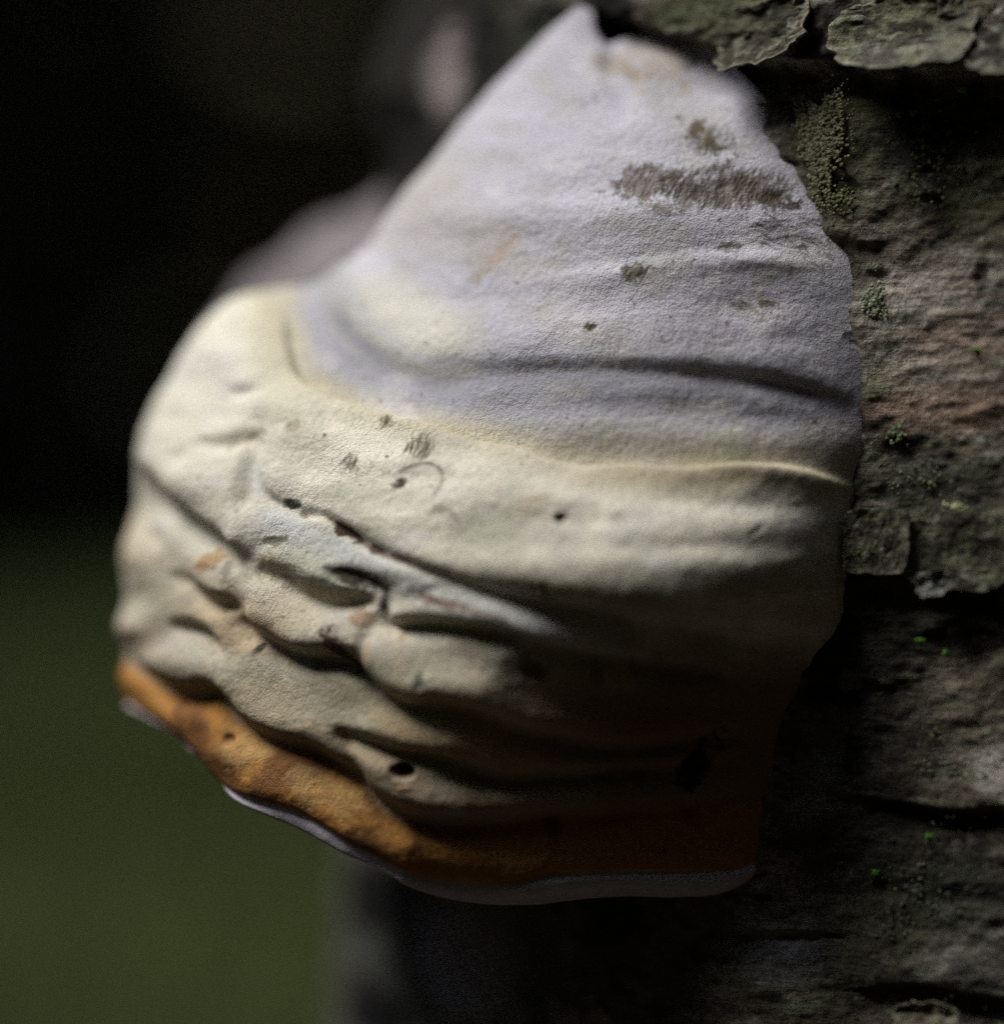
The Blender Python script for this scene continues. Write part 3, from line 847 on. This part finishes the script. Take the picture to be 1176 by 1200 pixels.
# warm blotches on the crust, cream foot of the cone, mottling
mot = fbm(shape, (70, 110), 201, 4)
mot2 = fbm(shape, (24, 40), 202, 4)
cover(fullsl, smoothstep(0.0, .6, mot) * .40, (0.50, 0.45, 0.38))
cover(fullsl, smoothstep(0.1, .6, mot2) * .45, (0.42, 0.40, 0.36))
cover(fullsl, smoothstep(0.25, .7, -mot2) * .35 * smoothstep(800, 680, yy), (0.72, 0.70, 0.68))
grn = fbm(shape, (34, 50), 203, 4)
cover(fullsl, smoothstep(0.05, .5, grn) * .5 * smoothstep(440, 520, yy), (0.42, 0.43, 0.31))
cover(fullsl, smoothstep(0.2, .6, -grn) * .45 * smoothstep(640, 760, yy), (0.33, 0.25, 0.155))
d, sl = blob(shape, 470, 380, 110, 60, 25); cover(sl, (1 - smoothstep(.4, 1.2, d)) * .7, (0.70, 0.68, 0.55))
d, sl = blob(shape, 330, 430, 40, 90, 0); cover(sl, (1 - smoothstep(.2, 1.2, d)) * .5, (0.62, 0.58, 0.42))
# yellowish foot above the cream crest
d, a_, sl = stroke_field(shape, crest, 60)
cover(sl, np.exp(-((d + 8) / 14)**2) * smoothstep(760, 560, xx[sl]) * np.clip(.42 + .5 * mot2[sl], 0, .8), (0.52, 0.47, 0.31))
cover(sl, np.exp(-((d - 18) / 16)**2) * smoothstep(620, 760, xx[sl]) * .6, (0.42, 0.34, 0.20))
# blue grey band in the groove
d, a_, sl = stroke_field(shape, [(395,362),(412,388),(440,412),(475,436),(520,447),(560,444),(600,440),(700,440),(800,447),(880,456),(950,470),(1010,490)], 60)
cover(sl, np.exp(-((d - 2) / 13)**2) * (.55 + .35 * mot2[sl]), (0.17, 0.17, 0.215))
cover(sl, np.exp(-((d + 22) / 9)**2) * .5, (0.46, 0.47, 0.54))
# blue-white thin band
d, a_, sl = stroke_field(shape, [(320,610),(380,635),(430,660),(480,680),(560,712),(650,735),(720,750)], 50)
cover(sl, np.exp(-(d / 15)**2) * .6, (0.56, 0.585, 0.60))
# low layers towards the trunk: brown like the margin, darker also to deepen their shade
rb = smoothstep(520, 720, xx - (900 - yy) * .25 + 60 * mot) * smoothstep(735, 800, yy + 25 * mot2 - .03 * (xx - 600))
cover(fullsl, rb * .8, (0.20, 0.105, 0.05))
# orange margin
d, a_, sl = stroke_field(shape, [(p[0], p[1]) for p in G_LINE], 160)
om = smoothstep(-3, 8, d + 5 * mot2[sl])
cover(sl, om, orange)
cover(sl, om * smoothstep(0, .6, fbm(shape, (40, 26), 210, 4)[sl]) * .85, (0.14, 0.055, 0.014))
cover(sl, om * smoothstep(0.1, .6, fbm(shape, (30, 40), 211, 3)[sl]) * .5, (0.50, 0.34, 0.14))
# white rim
RIM = [(138,814),(154,828),(181,846),(205,866),(226,882),(240,905),(273,930),(297,940),(331,949),(372,969),(412,994),(460,1018),(500,1030),(560,1036),(605,1034),(640,1026),(707,1022),(809,1021),(870,1016),(905,1000),(925,985)]
d, a_, sl = stroke_field(shape, RIM, 60)
cover(sl, smoothstep(-2, 4, d + 2.5 * mot2[sl]), rim)
H[sl] += -0.9 * np.exp(-((d - 0) / 4)**2) + 0.7 * np.exp(-((d - 12) / 9)**2)
# stains, scuffs, holes and painted shade: x, y, rx, ry, angle, depth mm, strength, colour
BROWN, RUST, BLACK, TANC = (0.085, 0.055, 0.03), (0.20, 0.095, 0.04), (0.03, 0.018, 0.014), (0.40, 0.24, 0.10)
n_stain = fbm(shape, (9, 11), 220, 4, .85) * 1.5
SPOTS = [
 (845,225,85,24,-4,-.1,.50,(0.17,.125,.075)), (832,165,30,16,25,-.2,.75,(0.16,.12,.07)), (752,214,36,20,-15,-.1,.55,(0.2,.15,.1)), (912,236,24,12,20,-.3,.7,BROWN),
 (780,72,60,30,8,0,.55,(0.33,.26,.17)), (720,78,24,12,10,0,.5,(0.3,.25,.15)), (746,318,17,10,-12,-.1,.6,(0.16,.11,.06)), (690,383,8,5,0,-.1,.75,BROWN),
 (590,290,40,6,-45,0,.5,(0.46,.32,.2)), (560,322,16,8,-35,0,.55,(0.3,.25,.16)), (850,287,16,5,-10,0,.55,BROWN), (900,355,12,5,5,0,.6,(0.18,.09,.05)), (868,358,16,6,12,0,.45,(0.2,.18,.1)),
 (1000,398,14,8,20,-.6,.7,BROWN), (890,340,14,22,15,0,.35,(0.3,.3,.16)), (405,300,10,8,-30,-.8,.6,(0.2,.08,.04)),
 (470,566,8,6,-15,-.5,.95,(0.10,.04,.025)), (492,528,20,14,-20,-.1,.4,(0.3,.25,.16)), (412,543,9,10,20,-.1,.6,(0.28,.2,.13)), (345,500,12,8,-35,-.2,.6,(0.33,.27,.16)), (452,498,9,5,-20,0,.55,(0.26,.22,.1)),
 (622,590,22,14,15,.2,.45,(0.46,.38,.24)), (656,606,9,5,-10,-1.0,.95,BLACK), (725,608,10,9,0,-.2,.4,(0.34,.3,.22)), (640,690,6,12,0,-.3,.6,(0.12,.08,.05)), (885,622,14,4,-35,-.3,.5,(0.2,.14,.09)),
 (344,592,12,6,10,-.3,.8,(0.05,.055,.03)), (355,603,8,4,30,0,.5,RUST), (408,625,20,8,32,-.5,.95,(0.075,.04,.022)), (440,645,10,6,30,-.3,.7,(0.1,.06,.05)), (470,655,16,4,20,-.2,.6,(0.22,.12,.09)),
 (418,678,30,11,18,-.6,.7,(0.06,.045,.025)), (330,633,16,4,-5,-.1,.6,(0.07,.07,.045)), (515,705,26,5,14,-.1,.65,(0.22,.12,.09)), (550,712,40,4,14,-.1,.4,(0.26,.17,.1)),  # first spot paints the shade under the ridge overhang
 (425,722,14,16,-30,0,.6,(0.3,.15,.07)), (400,754,15,22,-20,-.3,.9,(0.07,.028,.02)), (414,775,8,12,-20,-.3,.8,(0.07,.03,.02)), (472,744,5,12,0,0,.55,(0.3,.17,.1)), (436,765,5,14,15,0,.5,(0.33,.19,.09)), (324,737,8,6,0,0,.5,(0.28,.19,.08)),
 (496,797,6,11,8,-.3,.75,(0.10,.11,.12)), (300,762,4,9,5,-.8,.95,BLACK), (255,655,15,13,-30,.2,.8,TANC), (247,668,8,9,0,0,.5,(0.3,.13,.05)), (272,668,7,14,10,0,.5,(0.24,.21,.18)),
 (474,903,14,9,18,-3.5,1,(0.035,.015,.014)), (478,921,10,3,-5,.2,.6,(0.42,.22,.1)), (625,782,16,14,30,-.5,.65,(0.14,.10,.06)), (626,800,8,4,0,0,.5,(0.4,.34,.14)), (720,790,30,20,-10,.4,.35,(0.5,.46,.2)), (700,790,9,18,10,-.4,.5,(0.2,.15,.08)),
 (818,892,15,38,35,-3.0,.9,(0.03,.02,.016)), (270,866,7,6,0,-.4,.7,(0.2,.08,.02)), (280,885,22,18,0,.3,.5,(0.42,.24,.09)), (360,815,100,44,14,0,.75,(0.30,.265,.19)), (350,860,70,16,15,0,.5,(0.26,.225,.15)), (230,790,40,16,5,0,.45,(0.3,.26,.18)), (210,700,40,30,20,0,.3,(0.45,.38,.3)), (300,560,14,20,0,0,.45,(0.5,.52,.52)),
 (375,690,60,12,15,0,.55,(0.33,.30,.17)), (320,655,16,14,0,0,.55,(0.34,.29,.16)), (940,655,40,10,0,0,.45,(0.35,.38,.18)), (700,690,120,14,8,0,.4,(0.36,.32,.2)), (890,680,90,14,2,0,.5,(0.26,.28,.13)),  # olive tones put the shade of down-turned faces into the colour
 (590,880,120,14,10,0,.5,(0.45,.3,.13)), (470,845,40,14,25,0,.4,(0.5,.36,.2)),
]
for (x, y, rx_, ry_, ang_, dep, k_, col_) in SPOTS:
    d, sl = blob(shape, x, y, rx_, ry_, ang_)
    n = n_stain[sl]
    H[sl] += dep * (1 - smoothstep(.5, 1.15, d))
    if max(col_) < .25:                                   # the dark marks are crisp and solid
        k_ = min(1.0, k_ * 1.3)
        col_ = np.array(col_) * .75
    cover(sl, (1 - smoothstep(.60, 1.15, d + .62 * n)) * k_, col_)
# dark crack lines and rust, plus painted shade below the ridge
for pts_, w_, k_, col_ in [([(385,607),(400,617),(425,637),(445,649),(480,661),(520,676)], 3.0, .75, (0.13,.07,.05)),
                           ([(390,664),(415,668),(440,682),(450,692),(449,712)], 3.5, .85, (0.05,.03,.03)),  # shade under the ridge overhang, painted as a dark line
                           ([(452,691),(460,683),(468,684)], 2.2, .7, (0.12,.06,.04)),
                           ([(468,552),(485,545),(505,543),(516,550),(518,562),(510,580)], 2.2, .8, (0.14,.10,.06)),
                           ([(503,604),(518,595),(530,601),(536,612)], 2.0, .7, (0.18,.14,.10)),
                           ([(500,706),(530,704),(560,716),(595,726)], 2.5, .6, (0.2,.11,.07)),
                           ([(307,503),(290,515),(270,525)], 3.5, .5, (0.28,.22,.12))]:
    d, a_, sl = stroke_field(shape, pts_, 14)
    cover(sl, np.exp(-(d / w_)**2) * np.clip(k_ + .3 * n_stain[sl], 0, 1), col_)
# fibre scuffs: short parallel hairs
hr = np.random.default_rng(77)
for (x, y, rx_, ry_, ang_, n_, len_) in [(850,218,80,26,-58,460,15), (750,214,34,20,-58,70,10), (832,166,30,18,-55,60,11), (912,238,22,12,-60,26,10), (920,262,40,8,8,26,20), (925,282,40,8,10,24,20), (960,300,20,24,55,18,16),
        (746,318,17,10,-58,30,13), (690,384,9,6,-50,9,10), (850,288,16,6,-20,14,12), (868,358,16,7,20,12,10), (900,356,11,5,70,10,7), (490,524,17,13,-62,40,14), (410,543,9,10,-65,16,12), (470,566,7,6,-30,8,8),
        (518,600,14,8,-40,10,8), (690,120,14,10,-40,6,7), (452,498,10,6,-30,10,8)]:
    for _ in range(n_):
        q, t = hr.random()**.5, hr.uniform(0, 6.28)
        hx, hy = x + q*rx_*math.cos(t), y + q*ry_*math.sin(t)
        aa = math.radians(ang_ + hr.normal(0, 12)); L = len_ * hr.uniform(.5, 1.2) / 2
        bend = hr.normal(0, 2)
        p_ = [(hx - L*math.cos(aa), hy - L*math.sin(aa), .2), (hx + bend*math.sin(aa), hy - bend*math.cos(aa), 1), (hx + L*math.cos(aa), hy + L*math.sin(aa), .2)]
        d, a_, sl = stroke_field(shape, p_, 5)
        kk = np.exp(-(d / hr.uniform(.8, 1.4))**2) * a_ * hr.uniform(.6, 1.0)
        cover(sl, kk, np.array((0.050, 0.034, 0.018)) * hr.uniform(.5, 1.5))
        H[sl] -= .08 * kk
# tiny specks
for _ in range(420):
    x, y = hr.uniform(180, 1010), hr.uniform(60, 760)
    rr_ = hr.uniform(1.0, 2.6)
    d, sl = blob(shape, x, y, rr_, rr_ * hr.uniform(.6, 1))
    if d.size:
        cover(sl, (1 - smoothstep(.6, 1.3, d)) * hr.uniform(.4, .9), [(0.10, .08, .05), (0.08, .10, .05), (0.2, .12, .06)][hr.integers(3)])

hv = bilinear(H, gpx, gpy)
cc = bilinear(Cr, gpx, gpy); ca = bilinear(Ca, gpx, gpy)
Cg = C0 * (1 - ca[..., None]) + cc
colidx = np.arange(NC)
fade = np.ones(NC)
fade[:NB] = np.linspace(0.35, 1, NB)
fade[NB + NF - 90:] *= np.linspace(1, 0, NC - (NB + NF - 90))**.8
Nn = grid_normals(blur_axis(blur_axis(G, 60, 0), 20, 1))
toward = (Nn[:, NB:NB + NF] @ np.array([0, -1.0, 0])).mean()
if toward < 0:
    Nn = -Nn
fr_top = smoothstep(0, 25, np.arange(NR))[:, None] * .7 + .3
G2 = G + Nn * (hv * 0.001 * fade[None, :] * fr_top)[..., None]

# underside: the pore surface runs in from the rim to the trunk
NU = 46
rim_row = G2[-1]
ctr = np.array([0.055, 0.085, rim_row[:, 2].mean() + 0.022])
rows = []
for j in range(1, NU + 1):
    q = j / NU
    k = q**1.25 * 0.92
    p = rim_row * (1 - k) + ctr * k
    p[:, 2] = rim_row[:, 2] * (1 - k) + (rim_row[:, 2] * .6 + ctr[2] * .4) * k - 0.0022 * math.sin(math.pi * min(1, q * 6)) * (1 if q < 1/6 else 0)
    rows.append(p)
# top rows tucked into the trunk
tops = []
for j in range(6, 0, -1):
    p = G2[0].copy(); p[:, 1] += 0.008 * j; p[:, 2] += 0.0004 * j
    tops.append(p)
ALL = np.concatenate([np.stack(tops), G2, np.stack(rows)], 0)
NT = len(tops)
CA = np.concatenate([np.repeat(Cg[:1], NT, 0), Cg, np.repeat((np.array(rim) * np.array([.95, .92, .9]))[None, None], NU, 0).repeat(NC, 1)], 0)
NRM = grid_normals(ALL)
if (NRM[NT:NT+NR, NB:NB + NF] @ np.array([0, -1.0, 0])).mean() < 0:
    NRM = -NRM; flip = True
else:
    flip = False
faces = grid_faces(*ALL.shape[:2])
fp = np.cross(ALL.reshape(-1, 3)[faces[:, 1]] - ALL.reshape(-1, 3)[faces[:, 0]], ALL.reshape(-1, 3)[faces[:, 3]] - ALL.reshape(-1, 3)[faces[:, 0]])
if (fp * NRM.reshape(-1, 3)[faces[:, 0]]).sum(1).mean() < 0:
    faces = faces[:, ::-1]
# which part each face belongs to
def side_of(line, px_, py_):
    L = np.array([(p[0], p[1]) for p in line], float)
    return py_ - np.interp(px_, L[:, 0], L[:, 1])
apx = np.concatenate([np.repeat(gpx[:1], NT, 0), gpx, np.repeat(gpx[-1:], NU, 0)], 0)
apy = np.concatenate([np.repeat(gpy[:1], NT, 0), gpy, np.repeat(gpy[-1:], NU, 0) + 500], 0)
ri = np.repeat(np.arange(ALL.shape[0])[:, None], NC, 1)
t_of = np.concatenate([np.zeros(NT), tq, np.full(NU, 1e6)])[ri]
part = np.zeros(apx.shape, int)
part[t_of > tk[9]] = 1
CRACK = [(140,505),(158,530),(180,562),(195,586),(222,610),(250,628),(276,648),(294,585),(312,580),(345,601),(385,607),(412,626),(440,644),(480,661),(540,684),(590,701),(650,715),(726,733),(800,748),(880,757),(990,758)]
BEAD = [(140,640),(200,670),(233,692),(262,709),(283,731),(297,746),(331,765),(351,773),(396,775),(424,793),(443,811),(480,831),(520,832),(560,842),(593,857),(640,868),(720,880),(800,872),(880,862),(960,850)]
part[(part == 1) & (side_of(CRACK, apx, apy) > 0) & (t_of > tk[10])] = 4
part[(part == 4) & (side_of(BEAD, apx, apy) > 0) & (t_of > tk[12])] = 5
part[(side_of(G_LINE, apx, apy) > 0) & (t_of > tk[14])] = 2
part[((side_of(RIM, apx, apy) > 0) & (t_of > tk[16])) | (t_of > 1e5)] = 3
fpart = part.ravel()[faces[:, 0]]

fungus = empty('bracket_fungus', (0.03, 0.06, float(rim_row[:, 2].min())))
tag(fungus, 'large hoof shaped bracket fungus with pale crust, cream folds and orange margin on the trunk', 'fungus')
bpy.context.view_layer.update()
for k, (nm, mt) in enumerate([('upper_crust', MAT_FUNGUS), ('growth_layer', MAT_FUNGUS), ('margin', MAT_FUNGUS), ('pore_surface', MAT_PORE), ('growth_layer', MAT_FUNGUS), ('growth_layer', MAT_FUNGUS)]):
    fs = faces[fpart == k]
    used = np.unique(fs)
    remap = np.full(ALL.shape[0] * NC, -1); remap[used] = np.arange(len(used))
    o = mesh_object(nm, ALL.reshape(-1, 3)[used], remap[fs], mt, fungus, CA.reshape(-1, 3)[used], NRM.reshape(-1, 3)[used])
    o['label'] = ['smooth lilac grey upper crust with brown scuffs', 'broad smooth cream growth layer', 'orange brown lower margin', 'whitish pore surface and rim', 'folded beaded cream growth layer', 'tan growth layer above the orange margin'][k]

# ------------------------------------------------------------------ smaller bracket on the far side of the trunk
def small_bracket():
    # half-saucer growing from the far left flank of the trunk, sloping up to it
    cx, cy, cz = -0.026, 0.185, 0.066
    root = empty('bracket_fungus', (cx, cy, cz - 0.05))
    tag(root, 'small blurred grey lilac bracket fungus behind the large one', 'fungus')
    bpy.context.view_layer.update()
    nu, nv_ = 90, 60
    u = np.linspace(0, 2*np.pi, nu); v = np.linspace(0, 1, nv_)
    U, V = np.meshgrid(u, v)
    rr = 0.074 * (1 + .05*np.sin(3*U + 1) + .03*np.sin(7*U))
    prof_r = np.sin(V * math.pi * .5)
    r_ = rr * prof_r
    z = 0.034 * (1 - V**1.6) - 0.030 * V + 0.0014 * np.sin(V * 26)
    X = cx + r_ * np.cos(U) * 0.92; Y = cy + r_ * np.sin(U) * .7; Zz = cz + z
    P = np.stack([X, Y, Zz], -1)
    C = np.empty((*U.shape, 3)); C[:] = (0.24, 0.21, 0.22)
    C = lerp(C, smoothstep(-.2, .8, np.sin(V * 26 + .5*np.sin(3*U))) * .4, (0.15, 0.13, 0.13))
    mesh_object('upper_crust', P.reshape(-1, 3), grid_faces(nv_, nu), MAT_FUNGUS, root, C.reshape(-1, 3))
    V2 = np.linspace(0, 1, 14)[:, None]
    e = P[-1][None]
    P2 = e * (1 - V2[..., None]) + np.array([cx, cy, cz - 0.034]) * V2[..., None]
    mesh_object('pore_surface', P2.reshape(-1, 3), grid_faces(14, nu), MAT_PORE, root, np.full((14 * nu, 3), .4))
small_bracket()
